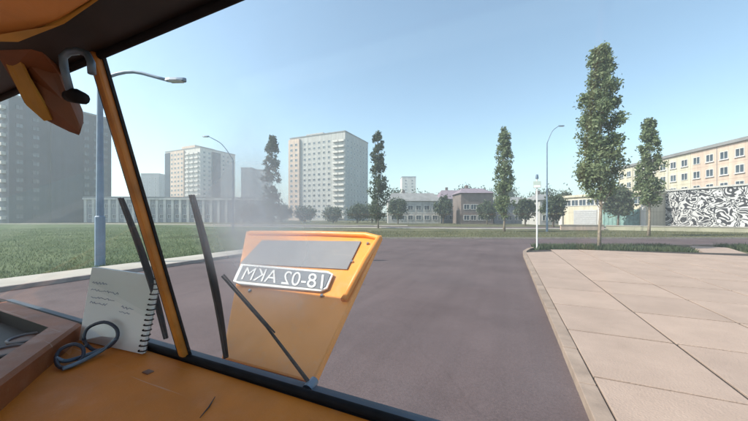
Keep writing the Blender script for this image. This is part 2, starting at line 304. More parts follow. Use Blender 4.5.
# ------------------------------------------------------------------ ground, roads, pavements
mb = MB(); R = 900
mb.poly([(-R, -R, 0), (R, -R, 0), (R, R, 0), (-R, R, 0)])
struct(build('ground', mb, M['verge'], fix=False))
mb = MB(); mb.poly([(-14.05, -40, .004), (-14.05, 24.5, .004), (-24, 36, .004), (-58, 50, .004), (-104, 42.5, .004), (-128, 31.5, .004), (-150, 18, .004), (-150, -40, .004)][::-1])
struct(build('lawn', mb, M['lawn'], fix=False))
mb = MB()                                           # the road runs ahead, then bends away to the right
mb.poly([(-12.3, -60, .006), (0.74, -60, .006), (0.74, 17.0, .006), (0.82, 18.3, .006), (1.15, 19.8, .006), (1.85, 21.5, .006), (3.1, 23.1, .006), (40, 40.2, .006), (40, 47.6, .006), (1.5, 30.1, .006), (-12.3, 23.9, .006)])
struct(build('road', mb, M['asphalt'], fix=False))
def strip(name, pts, w, h, m, side=1):              # a kerb or path: a polyline given width and height
    mb = MB(); pts = [Vector((p[0], p[1], 0)) for p in pts]; L_, R_ = [], []
    for i, p in enumerate(pts):
        t = (pts[min(i + 1, len(pts) - 1)] - pts[max(i - 1, 0)]).normalized(); n = Vector((t.y, -t.x, 0)) * side
        L_.append(p); R_.append(p + n * w)
    for i in range(len(pts) - 1):
        a, b, c, d = L_[i], L_[i + 1], R_[i + 1], R_[i]
        if side < 0: a, b, c, d = d, c, b, a
        z = Vector((0, 0, h)); o = Vector((0, 0, -0.05))
        mb.hexa([a + o, d + o, c + o, b + o, a + z, d + z, c + z, b + z])
    return struct(build(name, mb, m, bevel=0.0))
KR = [(0.74, -30), (0.74, 16.8), (0.80, 18.2), (1.12, 19.9), (1.8, 21.6), (3.0, 23.3), (40, 40.4)]
kb = strip('kerb', KR[1:], 0.175, 0.13, M['kerb_warm'])
ky = -4.0; rk = random.Random(8)
while ky < 16.75:
    k1 = min(16.79, ky + 1.0); mb = MB(); dx = rk.uniform(-.004, .004); dz = rk.uniform(-.004, .004)
    mb.box(.74 + dx, .912 + dx, ky + .006, k1 - .006, -.05, .13 + dz); build('kerbstone', mb, M['kerb_warm'], kb, bevel=.010); ky = k1
strip('kerb', [(-12.3, -30), (-12.3, 23.9)], 0.16, 0.13, M['kerb'], -1)
strip('kerb', [(-12.3, 24.1), (1.5, 30.3), (40, 47.8)], 0.16, 0.12, M['kerb'], -1)
strip('path', [(-12.47, -30), (-12.47, 23.9)], 1.55, 0.125, M['pale_path'], -1)
strip('path', [(-60, 42), (-4, 51.5), (9, 57), (40, 70), (70, 82)], 2.2, 0.10, M['pale_path'], -1)
strip('path', [(-150, 20), (-128, 33), (-104, 44), (-58, 52), (-20, 62)], 2.6, 0.10, M['pale_path'], -1)
strip('road', [(-60, 46.5), (-5, 55), (8, 61), (39, 74), (69, 86)], 7.0, 0.012, M['asphalt'], -1)
strip('path', [(9.6, 21.6), (11.0, 26.3)], 1.6, 0.10, M['slab'], 1)
# right pavement: bed plus single concrete slabs
mb = MB()
mb.poly([(0.90, -6, .108), (16.5, -6, .108), (16.5, 22.0, .108), (11, 21.7, .108), (4.5, 20.6, .108), (2.7, 19.95, .108), (1.72, 19.35, .108), (1.2, 18.6, .108), (0.95, 17.6, .108)])
pav = struct(build('pavement', mb, M['slab_bed'], fix=False))
rs = random.Random(4)
XJ = [0.905, 2.27, 3.72, 5.2, 6.7, 8.2, 9.7, 11.2, 12.7, 14.2, 15.7]
YJ = [-5.4 + 1.6 * i for i in range(-0, 17)]
def clip_end(x):                                    # far edge of the pavement at x
    P = [(0.9, 17.4), (1.2, 18.5), (1.75, 19.3), (2.7, 19.9), (4.5, 20.55), (11, 21.65), (16.5, 22.6)]
    for (a, b), (c, d) in zip(P, P[1:]):
        if x <= c: return b + (d - b) * (x - a) / (c - a)
    return P[-1][1]
for i in range(len(XJ) - 1):
    for j in range(len(YJ) - 1):
        x0, x1, y0, y1 = XJ[i] + .022, XJ[i + 1] - .022, YJ[j] + .022, YJ[j + 1] - .022
        e0, e1 = clip_end(x0), clip_end(x1)
        if y0 >= min(e0, e1) - 0.1: continue
        if y1 < 1.2 and x0 > 6: continue
        ya, yb = min(y1, e0), min(y1, e1)
        dz = rs.uniform(-.003, .004); t1, t2 = rs.uniform(-.003, .003), rs.uniform(-.003, .003); T = .13 + dz; c = .004
        mb = MB()
        bot = [(x0, y0, .07), (x1, y0, .07), (x1, yb, .07), (x0, ya, .07)]
        mid = [(x0, y0, T - c), (x1, y0, T - c + t1), (x1, yb, T - c + t1 + t2), (x0, ya, T - c + t2)]
        top = [(x0 + c, y0 + c, T), (x1 - c, y0 + c, T + t1), (x1 - c, yb - c, T + t1 + t2), (x0 + c, ya - c, T + t2)]
        for A, B in ((bot, mid), (mid, top)):
            for q in range(4): mb.poly([A[q], A[(q + 1) % 4], B[(q + 1) % 4], B[q]])
        mb.poly(top); build('slab', mb, M['slab'], pav, fix=False)

# grass blades near enough to show
def grass(name, label, n, area, hmin, hmax, seed, gm='grass'):
    r = random.Random(seed); mb = MB(); k = 0
    while k < n:
        p = area(r)
        if p is None: continue
        k += 1; a = r.uniform(0, 6.28); h = r.uniform(hmin, hmax); w = r.uniform(.006, .014) + h * .06; dx, dy = math.cos(a) * w, math.sin(a) * w
        lx, ly = r.uniform(-.5, .5) * h, r.uniform(-.5, .5) * h
        mb.poly([(p[0] - dx, p[1] - dy, 0), (p[0] + dx, p[1] + dy, 0), (p[0] + lx, p[1] + ly, h)])
    o = build(name, mb, M[gm], fix=False); o['kind'] = 'stuff'; tag(o, label, 'grass'); return o
def area_l(r):
    t = r.random() ** 1.7; x = -14.15 - t * 60; return (x, r.uniform(-3, 24 + t * 18))
grass('lawn_grass', 'short green lawn beyond the left kerb of the road', 75000, area_l, .04, .13, 1)
def area_f(r):
    x = r.uniform(-30, 45); lo = 24.6 + (x + 12.3) * .45; return (x, lo + r.random() * 16)
grass('verge_grass', 'olive grass verge across the far end of the road', 34000, area_f, .06, .16, 2, 'grass_dry')
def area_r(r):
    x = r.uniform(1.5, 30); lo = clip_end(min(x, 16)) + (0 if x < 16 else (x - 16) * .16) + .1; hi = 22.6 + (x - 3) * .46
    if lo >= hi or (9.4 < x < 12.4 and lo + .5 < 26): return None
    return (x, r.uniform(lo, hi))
grass('shade_grass', 'grass strip behind the pavement around the tallest poplar, tree shade painted as dark blades', 30000, area_r, .12, .38, 5, 'leaf_d')  # shadow band at the poplar put into the blades' dark colour

# ------------------------------------------------------------------ buildings
def win_mesh(w, h, depth=0.12):                     # a far window: frame proud of the wall, pane set back in it; faces -Y of its own space
    mb = MB(); t = min(0.12, w * .12)
    mb.box(-w / 2, w / 2, -depth, .02, -h / 2, -h / 2 + t); mb.box(-w / 2, w / 2, -depth, .02, h / 2 - t, h / 2)
    mb.box(-w / 2, -w / 2 + t, -depth, .02, -h / 2 + t, h / 2 - t); mb.box(w / 2 - t, w / 2, -depth, .02, -h / 2 + t, h / 2 - t)
    mb.box(-t / 3, t / 3, -depth * .8, .02, -h / 2 + t, h / 2 - t)
    mb.cur = 1; mb.box(-w / 2 + t, w / 2 - t, -.03, .02, -h / 2 + t, h / 2 - t)
    return mb.mesh('window', [M['frame_w'], M['glass_d']])
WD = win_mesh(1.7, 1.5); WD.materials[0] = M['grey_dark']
WM = win_mesh(1.7, 1.5); WB = win_mesh(2.3, 1.6)
def balcony_mesh(w, d=1.1):
    mb = MB(); mb.box(-w / 2, w / 2, -d, .02, 0, .15); mb.box(-w / 2, w / 2, -d, -d + .08, .15, 1.05)
    mb.box(-w / 2, -w / 2 + .08, -d + .08, .02, .15, 1.05); mb.box(w / 2 - .08, w / 2, -d + .08, .02, .15, 1.05)
    return mb.mesh('balcony', [M['white_wall']])
BALC = balcony_mesh(3.4)
def block(name, label, x0, x1, y0, y1, h, wall, floors, cat='building', rz=0, group=None, piv=None):
    piv = piv or (x0, y0); e = empty(name, (piv[0], piv[1], 0), rz); tag(e, label, cat, group)
    mb = MB(); mb.box(x0 - piv[0], x1 - piv[0], y0 - piv[1], y1 - piv[1], -.3, h); build('wall', mb, wall, e)
    mb = MB(); o = .25
    X0, X1, Y0, Y1 = x0 - piv[0] - o, x1 - piv[0] + o, y0 - piv[1] - o, y1 - piv[1] + o
    mb.box(X0, X1, Y0, Y1, h + .003, h + .55); build('roof', mb, M['roof_grey'], e)
    return e
def face_windows(e, face, a0, a1, base, floors, n, me, pitch=3.0, skip=(), rel=0.0, cols=None, nm='window'):
    # face: 'S' looks to -Y at y=rel, 'E' looks to +X at x=rel, 'W' looks to -X
    for f in range(floors):
        for k in range(n):
            if k in skip or (cols is not None and k not in cols): continue
            a = a0 + (a1 - a0) * (k + .5) / n; z = base + f * pitch
            if face == 'S': link(nm, me, e, (a, rel, z), 0)
            elif face == 'E': link(nm, me, e, (rel, a, z), math.pi / 2)
            else: link(nm, me, e, (rel, a, z), -math.pi / 2)
# left tower, shaded flank towards the camera
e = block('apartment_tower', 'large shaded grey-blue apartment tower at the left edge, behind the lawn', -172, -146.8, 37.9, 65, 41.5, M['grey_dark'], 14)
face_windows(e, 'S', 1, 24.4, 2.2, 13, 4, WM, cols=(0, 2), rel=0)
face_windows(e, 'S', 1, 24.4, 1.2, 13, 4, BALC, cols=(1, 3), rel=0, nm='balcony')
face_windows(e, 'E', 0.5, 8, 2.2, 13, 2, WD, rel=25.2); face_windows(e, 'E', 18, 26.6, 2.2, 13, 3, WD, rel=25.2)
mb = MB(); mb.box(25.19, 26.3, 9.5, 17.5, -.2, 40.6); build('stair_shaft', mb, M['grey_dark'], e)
mb = MB(); mb.box(8, 17, 6, 20, 42.06, 44.5); build('lift_house', mb, M['grey_wall'], e)
# long low building
e = block('low_building', 'long low two-storey building with white pilasters beyond the left lawn', 0, 64, 0, 14, 9.0, M['grey_wall'], 2, piv=(0, 0))
pA, pB = G(84, 108), G(246, 112); e.location = (pA.x, pA.y, 0); e.rotation_euler.z = math.atan2(pB.y - pA.y, pB.x - pA.x); LW = (pB - pA).length
e.scale.x = 1.0
for k in range(23):
    mb = MB(); mb.box(0.2 + k * 2.78, 1.1 + k * 2.78, -.35, .02, -.2, 8.4); build('pilaster', mb, M['white_wall'], e)
face_windows(e, 'S', 1.0, 62.2, 2.2, 2, 22, WM, pitch=3.9)
mb = MB(); mb.box(-.1, 64.1, -.6, .02, 8.403, 9.0); build('cornice', mb, M['white_wall'], e)
# middle towers
e = block('apartment_tower', 'apartment tower with lit peach front and dark flank behind the pilastered low building', -217, -180.6, 126.8, 153.5, 47, M['white_wall'], 15)
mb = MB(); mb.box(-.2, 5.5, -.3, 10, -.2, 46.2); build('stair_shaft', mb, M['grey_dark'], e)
mb = MB(); mb.box(7, 21, -.9, .02, -.2, 46.4); build('bay', mb, M['sand_wall'], e)
face_windows(e, 'S', 7, 21, 5, 14, 4, WM, rel=-.92); face_windows(e, 'S', 22, 36, 4, 14, 3, BALC, rel=0, nm='balcony')
face_windows(e, 'E', 1, 26, 2.2, 15, 7, WM, rel=36.4)
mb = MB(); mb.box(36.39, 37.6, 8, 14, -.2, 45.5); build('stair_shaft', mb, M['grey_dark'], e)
mb = MB(); mb.box(10, 24, 5, 20, 47.56, 51); build('lift_house', mb, M['sand_wall'], e)
e = block('apartment_tower', 'pale apartment tower with column of white balconies, between the two hazy poplars', -117.9, -80.2, 139.2, 168, 48.5, M['pale_wall'], 16)
mb = MB(); mb.box(-.3, 7.6, -1.2, 10, -.2, 47.6); build('bay', mb, M['sand_wall'], e)
face_windows(e, 'S', 0.2, 7.2, 2.2, 15, 2, WM, rel=-1.22); face_windows(e, 'S', 9, 29, 2.2, 15, 6, WM, rel=0)
face_windows(e, 'S', 30, 37.6, 1.2, 15, 2, BALC, rel=0, nm='balcony')
face_windows(e, 'E', 1, 28, 2.2, 15, 7, WM, rel=37.7)
mb = MB(); mb.box(8, 20, 5, 18, 49.06, 51.5); build('lift_house', mb, M['pale_wall'], e)
def far_tower(label, px0, px1, ptop, z, wall, d=18):
    a, b = G(px0, z), G(px1, z); h = EYE + (217 - ptop) / 294 * z
    wd = (b - a).length; e = block('far_tower', label, 0, wd, 0, d, h, wall, 8, piv=(0, 0), group='far towers in the haze')
    e.location = a; e.rotation_euler.z = math.atan2(b.y - a.y, b.x - a.x)
    n = max(2, int(wd / 5)); face_windows(e, 'S', .5, wd - .5, 4, int(h / 3.2) - 1, n, WM, pitch=3.2)
far_tower('hazy blue-grey tower just right of the windscreen post', 141, 159, 174, 260, M['grey_wall'])
far_tower('hazy grey tower left of the tall thin poplar', 241, 252, 168, 290, M['grey_wall'])
far_tower('lower hazy grey tower touching the tall thin poplar', 254, 265, 170, 300, M['pale_wall'])
far_tower('narrow pale far tower above the grey houses', 402, 416, 177, 300, M['white_wall'])
# houses at the end of the road
def house(label, px0, px1, peave, pridge, z, wall, roof, nwin, d=9):
    a, b = G(px0, z), G(px1, z); wd = (b - a).length; h = EYE + (217 - peave) / 294 * z; hr = EYE + (217 - pridge) / 294 * z
    e = empty('house', a, math.atan2(b.y - a.y, b.x - a.x)); tag(e, label, 'house', 'low houses across the far road')
    mb = MB(); mb.box(0, wd, 0, d, -.3, h); build('wall', mb, wall, e)
    mb = MB(); o = .5; n = [(-o, -o, h), (wd + o, -o, h), (wd + o, d + o, h), (-o, d + o, h), (1.5, d / 2, hr), (wd - 1.5, d / 2, hr)]
    mb.v = n; mb.f = [(0, 1, 5, 4), (1, 2, 5), (2, 3, 4, 5), (3, 0, 4), (3, 2, 1, 0)]; mb.m = [0] * 5; build('roof', mb, roof, e)
    for f in range(max(1, int(h / 3.2))): face_windows(e, 'S', .6, wd - .6, 1.8 + f * 3.1, 1, nwin, WB if z > 100 else WM)
    mb = MB(); mb.box(wd * .3, wd * .3 + .8, d * .5, d * .5 + .8, h, hr + 1.0); build('chimney', mb, M['brown_wall'], e)
    return e
house('pale grey house with white windows left of the brown block', 388, 441, 201, 192, 92, M['pale_wall'], M['roof_grey'], 6)
house('grey house with purple hipped roof beside the brown block', 440, 470, 199, 189, 98, M['grey_wall'], M['roof_purple'], 4)
house('dark brown block with purple roof left of the middle poplar', 461, 493, 193, 187, 84, M['brown_wall'], M['roof_purple'], 4)
house('small grey house between the middle poplar and the white pole', 494, 533, 204, 196, 88, M['grey_wall'], M['roof_grey'], 4)
house('white gabled house behind the white sign pole', 540, 563, 200, 193, 74, M['pale_wall'], M['roof_grey'], 3)
# cream gate building
a, b = G(562, 72), G(646, 56); wd = (b - a).length
e = empty('gate_building', a, math.atan2(b.y - a.y, b.x - a.x)); tag(e, 'low cream building with grey shutter and teal gate behind the tallest poplar', 'building')
mb = MB(); mb.box(0, wd, 0, 8, -.3, 6.6); build('wall', mb, M['cream_wall'], e)
mb = MB(); mb.box(-.3, wd + .3, -.4, 8.3, 6.603, 7.1); build('cornice', mb, M['cream_wall'], e)
mb = MB(); mb.box(-.5, .4, -.5, .4, -.2, 6.4); build('corner_pillar', mb, M['white_wall'], e)
mb = MB(); mb.box(3, 8.2, -.12, .02, 0, 3.6); sh = build('shutter', mb, M['shutter'], e)
for k in range(8):
    mb = MB(); mb.box(3.05, 8.15, -.18, -.125, .2 + k * .43, .5 + k * .43); build('slat', mb, M['shutter'], sh)
mb = MB(); mb.box(9.3, 16.0, -.12, .02, 0, 3.5); gt = build('gate', mb, M['teal'], e)
for k in range(9):
    mb = MB(); mb.box(9.35 + k * .75, 9.75 + k * .75, -.2, -.125, .1, 3.3); build('board', mb, M['teal'], gt)
for x in (8.4, 16.3):
    mb = MB(); mb.box(x, x + .7, -.3, .02, 0, 4.6); build('gate_post', mb, M['white_wall'], e)
face_windows(e, 'S', .6, wd - .4, 5.3, 1, 9, WM)
# right five-storey blocks (upright facade along the road)
p1, p2 = W(748, 217, 51), W(660, 217, 69); dv = (p2 - p1).normalized()
rzb = math.atan2(dv.y, dv.x)                        # local +x runs away from the camera, facade on local +y (towards the road)
def slabblock(label, s0, s1, wall, nwin):
    o = p1 + dv * s0; e = empty('apartment_block', (o.x, o.y, 0), rzb); tag(e, label, 'building')
    L_ = s1 - s0; mb = MB(); mb.box(0, L_, -12, 0, -.3, 15.4); build('wall', mb, wall, e)
    mb = MB(); mb.box(-.02, L_ - .02, -12.2, .35, 15.403, 16.0); build('roof', mb, M['roof_grey'], e)
    for f in range(5):
        for k in range(nwin):
            w = link('window', WF, e, ((k + .5) * L_ / nwin, 0, 1.9 + f * 2.9), math.pi); link('pane', PF, w)
            if (k + f) % 5 == 3: continue
            link('sill', SF, w)
    for k in range(1, nwin // 2):
        mb = MB(); mb.box(k * 2 * L_ / nwin - .04, k * 2 * L_ / nwin + .04, .003, .05, 0, 15.3); build('panel_joint', mb, M['roof_grey'], e)
mb = MB(); w, h, t = 1.5, 1.5, .1
mb.box(-w/2, w/2, -.1, .02, -h/2, -h/2+t); mb.box(-w/2, w/2, -.1, .02, h/2-t, h/2); mb.box(-w/2, -w/2+t, -.1, .02, -h/2+t, h/2-t); mb.box(w/2-t, w/2, -.1, .02, -h/2+t, h/2-t); mb.box(-.04, .04, -.09, .02, -h/2+t, h/2-t)
WF = mb.mesh('window', [M['frame_w']])
mb = MB(); mb.box(-w/2+t, w/2-t, -.03, .02, -h/2+t, h/2-t); PF = mb.mesh('pane', [M['glass_d']])
mb = MB(); mb.box(-w/2-.1, w/2+.1, -.22, .02, -h/2-.12, -h/2-.003); SF = mb.mesh('sill', [M['frame_w']])
slabblock('peach five-storey apartment block at the right edge above the graffiti wall', -16, 10.5, M['peach_wall'], 10)
slabblock('cream five-storey apartment block behind the smaller right poplar', 10.53, 32, M['cream_wall'], 8)
q1, q2 = W(760, 217, 45), W(655, 217, 60); dq = (q2 - q1).normalized(); e = empty('graffiti_wall', (q1.x, q1.y, 0), math.atan2(dq.y, dq.x))
tag(e, 'tall wall covered in black and white graffiti, in front of the peach block', 'wall'); LQ = (q2 - q1).length
mb = MB(); mb.box(-6, LQ, -1.2, 0, -.3, 7.0); build('wall', mb, M['mural'], e)
mb = MB(); mb.box(-6.2, LQ + .2, -1.4, .25, 7.003, 7.3); build('coping', mb, M['pale_wall'], e)
# low parapet before it
def parapet(label, pa, pb, h, th, m):
    v = pb - pa; e = empty('parapet_wall', (pa.x, pa.y, 0), math.atan2(v.y, v.x)); tag(e, label, 'wall')
    n = max(3, int(v.length / 3)); s = v.length / n
    for k in range(n):
        mb = MB(); mb.box(k * s + .01, (k + 1) * s - .01, 0, th, -.1, h - .12); build('panel', mb, m, e)
    mb = MB(); mb.box(-.05, v.length + .05, -.06, th + .06, h - .117, h); build('coping', mb, M['pale_path'], e)
parapet('low cream parapet wall running below the graffiti wall', G(606, 45), G(775, 36), .75, .25, M['olive'])
parapet('low pinkish parapet wall in front of the cream gate building', G(561, 45), G(604, 44.5), .85, .25, M['peach_wall'])

# ------------------------------------------------------------------ trees
def leaf_cloud(mb, r, centers, per, size, spread):
    for (c, rad) in centers:
        for _ in range(per):
            d = Vector((r.gauss(0, 1), r.gauss(0, 1), r.gauss(0, 1.15))) * rad * spread
            p = c + d; s = size * r.uniform(.6, 1.35)
            a = Vector((r.uniform(-1, 1), r.uniform(-1, 1), r.uniform(-.6, .9))).normalized(); b = a.orthogonal().normalized(); b.rotate(Matrix.Rotation(r.uniform(0, 6.28), 3, a)); cc = a.cross(b)
            mb.poly([p - b * s, p + cc * s * .5, p + b * s, p - cc * s * .5])
def poplar(label, base, h, cb, rad, nclump, per, size, seed, leafm='leaf', trunk_r=.13, name='poplar_tree', group='slim poplars along the street', lean=0.0):
    r = random.Random(seed); e = empty(name, (base.x, base.y, 0)); tag(e, label, 'tree', group)
    mb = MB(); k = 9
    path = [Vector((math.sin(i * 1.3 + seed) * .05 + lean * (i / k) ** 2, math.cos(i * 1.7 + seed) * .05, h * .93 * i / k - (.15 if i == 0 else 0))) for i in range(k + 1)]
    mb.tube(path, [trunk_r * (1.35 if i == 0 else 1) * (1 - .9 * i / k) + .008 for i in range(k + 1)], 8)
    build('trunk', mb, M['bark'], e, smooth=True)
    def prof(t):                                     # crown radius along its height
        return rad * (min(1, (t + .02) / .16) ** .6) * (1 - max(0, t - .5) / .54) ** .45
    lb = MB(); cl = []
    for i in range(nclump):
        t = r.random() ** .85
        if math.sin(17 * t + seed * 1.7) > .82 and r.random() < .6: t = min(1, t + .06)
        z = cb + (h - cb) * t; a = r.uniform(0, 6.28); R_ = prof(t) * (r.random() ** .45) * r.uniform(.74, 1.12) * (1 + .12 * math.sin(3.1 * z / rad + a * 2 + seed) + .06 * math.sin(7 * t * 3 + seed))
        off = lean * (z / h) ** 2; c = Vector((math.cos(a) * R_ + off, math.sin(a) * R_, z)); cl.append((c, max(.16 * rad, .34 * rad * (1 - .45 * t))))
        if i % 4 == 0 and R_ > .25 * rad:
            z0 = max(cb * .8, z - R_ * 1.7 - .3); lb.tube([Vector((off, 0, z0)), Vector((off + math.cos(a) * R_ * .45, math.sin(a) * R_ * .45, z0 + (z - z0) * .4)), c], [trunk_r * .28, trunk_r * .18, .008], 5, cap=False)
    build('limb', lb, M['bark'], e, smooth=True)
    mb = MB(); leaf_cloud(mb, r, cl, per, size, .55); build('crown', mb, M[leafm], e, fix=False)
    return e
poplar('tallest green poplar on the pavement edge right of the white pole', G(600, 17.8), 12.15, 3.1, 1.02, 270, 74, .092, 11, trunk_r=.085)
poplar('smaller right poplar with bare lower trunk, before the graffiti wall', G(649, 30.9), 12.2, 3.2, 1.02, 190, 54, .125, 12, trunk_r=.12)
poplar('middle poplar standing alone beyond the end of the road', G(504, 40), 14.0, 2.2, 1.18, 180, 48, .15, 13)
poplar('hazy poplar just right of the pale tower', G(378, 52), 16.8, 1.5, 1.55, 160, 40, .20, 14, leafm='leaf_d')
poplar('tall thin poplar left of the pale tower', G(272, 62), 18.8, 1.2, 1.75, 150, 40, .23, 15, leafm='leaf_d')
r = random.Random(77)
def bushy(label, base, h, rad, seed, leafm='leaf_d'):
    rr = random.Random(seed); e = empty('leafy_tree', (base.x, base.y, 0)); tag(e, label, 'tree', 'leafy trees among the far houses')
    mb = MB(); mb.tube([(0, 0, -.1), (.08, .05, h * .3), (0, .1, h * .62)], [.22, .16, .06], 7); build('trunk', mb, M['bark'], e, smooth=True)
    cl = []; lb = MB()
    for i in range(70):
        v = Vector((rr.gauss(0, 1), rr.gauss(0, 1), rr.gauss(0, 1))).normalized() * (rr.random() ** .4)
        c = Vector((v.x * rad, v.y * rad, h * .60 + v.z * h * .36)); cl.append((c, rad * .27))
        if i % 6 == 0: lb.tube([(0, .05, h * .3), c * .6 + Vector((0, 0, h * .14)), c], [.09, .05, .01], 5, cap=False)
    build('limb', lb, M['bark'], e, smooth=True)
    mb = MB(); leaf_cloud(mb, rr, cl, 42, .30, .6); build('crown', mb, M[leafm], e, fix=False)
for i, (px, z, h, rad, lab) in enumerate([
    (525, 66, 6.4, 2.0, 'dark leafy tree just left of the white sign pole'),
    (553, 58, 6.6, 1.9, 'dark leafy tree just right of the white sign pole'),
    (443, 86, 8.2, 2.3, 'small leafy tree between the two grey houses'),
    (487, 76, 6.0, 2.2, 'leafy tree at the foot of the middle poplar'),
    (398, 84, 7.4, 2.6, 'leafy tree at the left end of the pale grey house'),
    (618, 56, 8.0, 2.4, 'leafy tree above the teal gate'),
    (357, 95, 6.0, 3.4, 'low leafy tree at the foot of the pale tower'),
    (333, 100, 5.2, 3.2, 'low leafy tree left of the pale tower balconies'),
    (372, 100, 6.5, 3.4, 'leafy tree at the foot of the hazy poplar'),
    (417, 112, 9.5, 3.6, 'leafy tree behind the pale grey house, its crown above the roof'),
    (452, 116, 10.0, 3.4, 'leafy tree rising behind the purple hipped roof'),
    (478, 118, 10.5, 3.8, 'leafy tree rising behind the dark brown block'),
    (511, 96, 8.5, 3.0, 'leafy tree just right of the middle poplar'),
    (536, 98, 9.0, 3.2, 'leafy tree directly behind the white sign pole'),
    (563, 82, 8.8, 2.8, 'leafy tree at the left end of the cream gate building'),
    (305, 104, 5.6, 3.4, 'low leafy tree at the left foot of the pale tower'),
    (282, 100, 6.2, 3.2, 'low leafy tree at the foot of the tall thin poplar'),
    (250, 98, 6.0, 3.5, 'low leafy tree at the right end of the pilastered building')]):
    bushy(lab, G(px, z), h, rad, 40 + i)

rt = random.Random(91); mb = MB(); cl = []
for i in range(230):
    px = rt.uniform(384, 572); z = rt.uniform(122, 150); g = G(px, z); hh = 12.5 + 3.0 * math.sin(px * .11) * math.sin(px * .043 + 1) + rt.uniform(-1, 1.5)
    for q in range(4): cl.append((Vector((g.x + rt.uniform(-1.5, 1.5), g.y, rt.uniform(.8, hh))), 1.5))
leaf_cloud(mb, rt, cl, 22, .5, .6); o = build('far_treeline', mb, M['leaf_d'], fix=False); o['kind'] = 'stuff'; tag(o, 'hazy far band of dark trees behind the houses at the road end', 'trees')
# ------------------------------------------------------------------ street furniture
def lamp(label, base, h, arm_vec, r0, m, up=.6, group='street lamps'):
    e = empty('street_lamp', (base.x, base.y, 0)); tag(e, label, 'street lamp', group)
    mb = MB(); mb.tube([(0, 0, -.1), (0, 0, h * .25), (0, 0, h * .25 + .05), (0, 0, h - .4)], [r0 * 1.3, r0 * 1.3, r0, r0 * .7], 10); build('pole', mb, m, e, smooth=False)
    a = Vector((arm_vec.x, arm_vec.y, 0)); dz = arm_vec.z
    mb = MB(); P = []
    for i in range(9):
        t = i / 8; P.append(a * t + Vector((0, 0, h - .42 + (up) * math.sin(min(1, t * 1.6) * math.pi / 2) + dz * t)))
    mb.tube(P, r0 * .5, 8); build('arm', mb, m, e, smooth=True)
    t = a.normalized(); s = Vector((-t.y, t.x, 0)); c = P[-1] + Vector((0, 0, 0))
    n = Vector((0, 0, 1)); L_, w = .75, .16
    mb = MB(); ring = [(-.05, .5), (.15, .95), (.45, 1), (.68, .75), (.76, .25)]
    top = [c + t * x + n * (.10 if .1 < x < .6 else .06) for x, k in ring]
    for (x, k), (x2, k2) in zip(ring, ring[1:]):
        A, B = c + t * x, c + t * x2
        mb.hexa([A - s * w * k - n * .04, B - s * w * k2 - n * .04, B + s * w * k2 - n * .04, A + s * w * k - n * .04, A - s * w * k * .6 + n * .08, B - s * w * k2 * .6 + n * .08, B + s * w * k2 * .6 + n * .08, A + s * w * k * .6 + n * .08])
    hd = build('lamp_head', mb, m, e)
    mb = MB(); mb.hexa([c + t * .12 - s * .11 - n * .08, c + t * .62 - s * .09 - n * .08, c + t * .62 + s * .09 - n * .08, c + t * .12 + s * .11 - n * .08, c + t * .12 - s * .12 - n * .043, c + t * .62 - s * .1 - n * .043, c + t * .62 + s * .1 - n * .043, c + t * .12 + s * .12 - n * .043])
    build('diffuser', mb, M['lamp_glass'], hd)
cr = Vector((CS, SN, 0)); ca = Vector((-SN, CS, 0))
lamp('nearest street lamp, blue-grey, on the left lawn behind the windscreen post', G(100, 12), 8.0, cr * 2.75 + Vector((0, 0, -.75)), .13, M['pole_blue'], up=.75)
lamp('thin street lamp left of the tallest poplar, arm rising to the right', G(547, 40), 12.4, cr * 1.6 + Vector((0, 0, 1.1)), .10, M['pole_blue'], up=1.3)
lamp('distant street lamp arching left above the middle tower', G(233, 35), 9.2, cr * -2.9 + Vector((0, 0, 1.5)), .09, M['pole_blue'], up=1.3)
b0 = G(537, 17.3); e = empty('sign_post', (b0.x, b0.y, 0)); tag(e, 'white pole with small traffic sign at the pavement corner', 'sign post')
mb = MB(); mb.tube([(0, 0, -.1), (0, 0, 4.25)], .045, 10); build('pole', mb, M['pole_white'], e)
mb = MB(); mb.box(-.20, .20, -.075, -.05, 3.70, 4.1)
sg = build('sign_panel', mb, M['sign_pale'], e, bevel=.008); mb = MB(); mb.box(-.17, .17, -.083, -.078, 3.73, 3.86); build('sign_face', mb, M['platewhite'], sg)
mb = MB(); mb.tube([(0, 0, 4.25), (0, 0, 4.5)], [.09, .06], 10); build('cap', mb, M['steelblue'], e)
mb = MB(); mb.box(-.06, .06, -.05, .05, 3.8, 3.95); build('clamp', mb, M['chrome'], e)
sg.rotation_euler.z = 0

# ------------------------------------------------------------------ the vehicle around the camera
cabo = Vector((-0.8, -1.0, 0)); E_ = empty('orange_vehicle', cabo); tag(E_, 'orange vehicle cab around the viewer, with dashboard, split windscreen, wipers and orange bonnet', 'vehicle')
class PB(MB):                                        # points are given in world space
    def world(s): s.v = [tuple(Vector(p) - cabo) for p in s.v]; return s
def part(name, mb, m, parent=None, **k): mb.v = [tuple(Vector(p) - cabo) for p in mb.v]; return build(name, mb, m, parent or E_, **k)
XL, XR = -2.06, 0.42
def gy(h): return WY0 - WSL * (h - WH0)              # windscreen plane at height h (from the eye)
def B(x0, x1, y0, y1, h0, h1): mb = MB(); mb.box(x0, x1, y0, y1, EYE + h0, EYE + h1); return mb
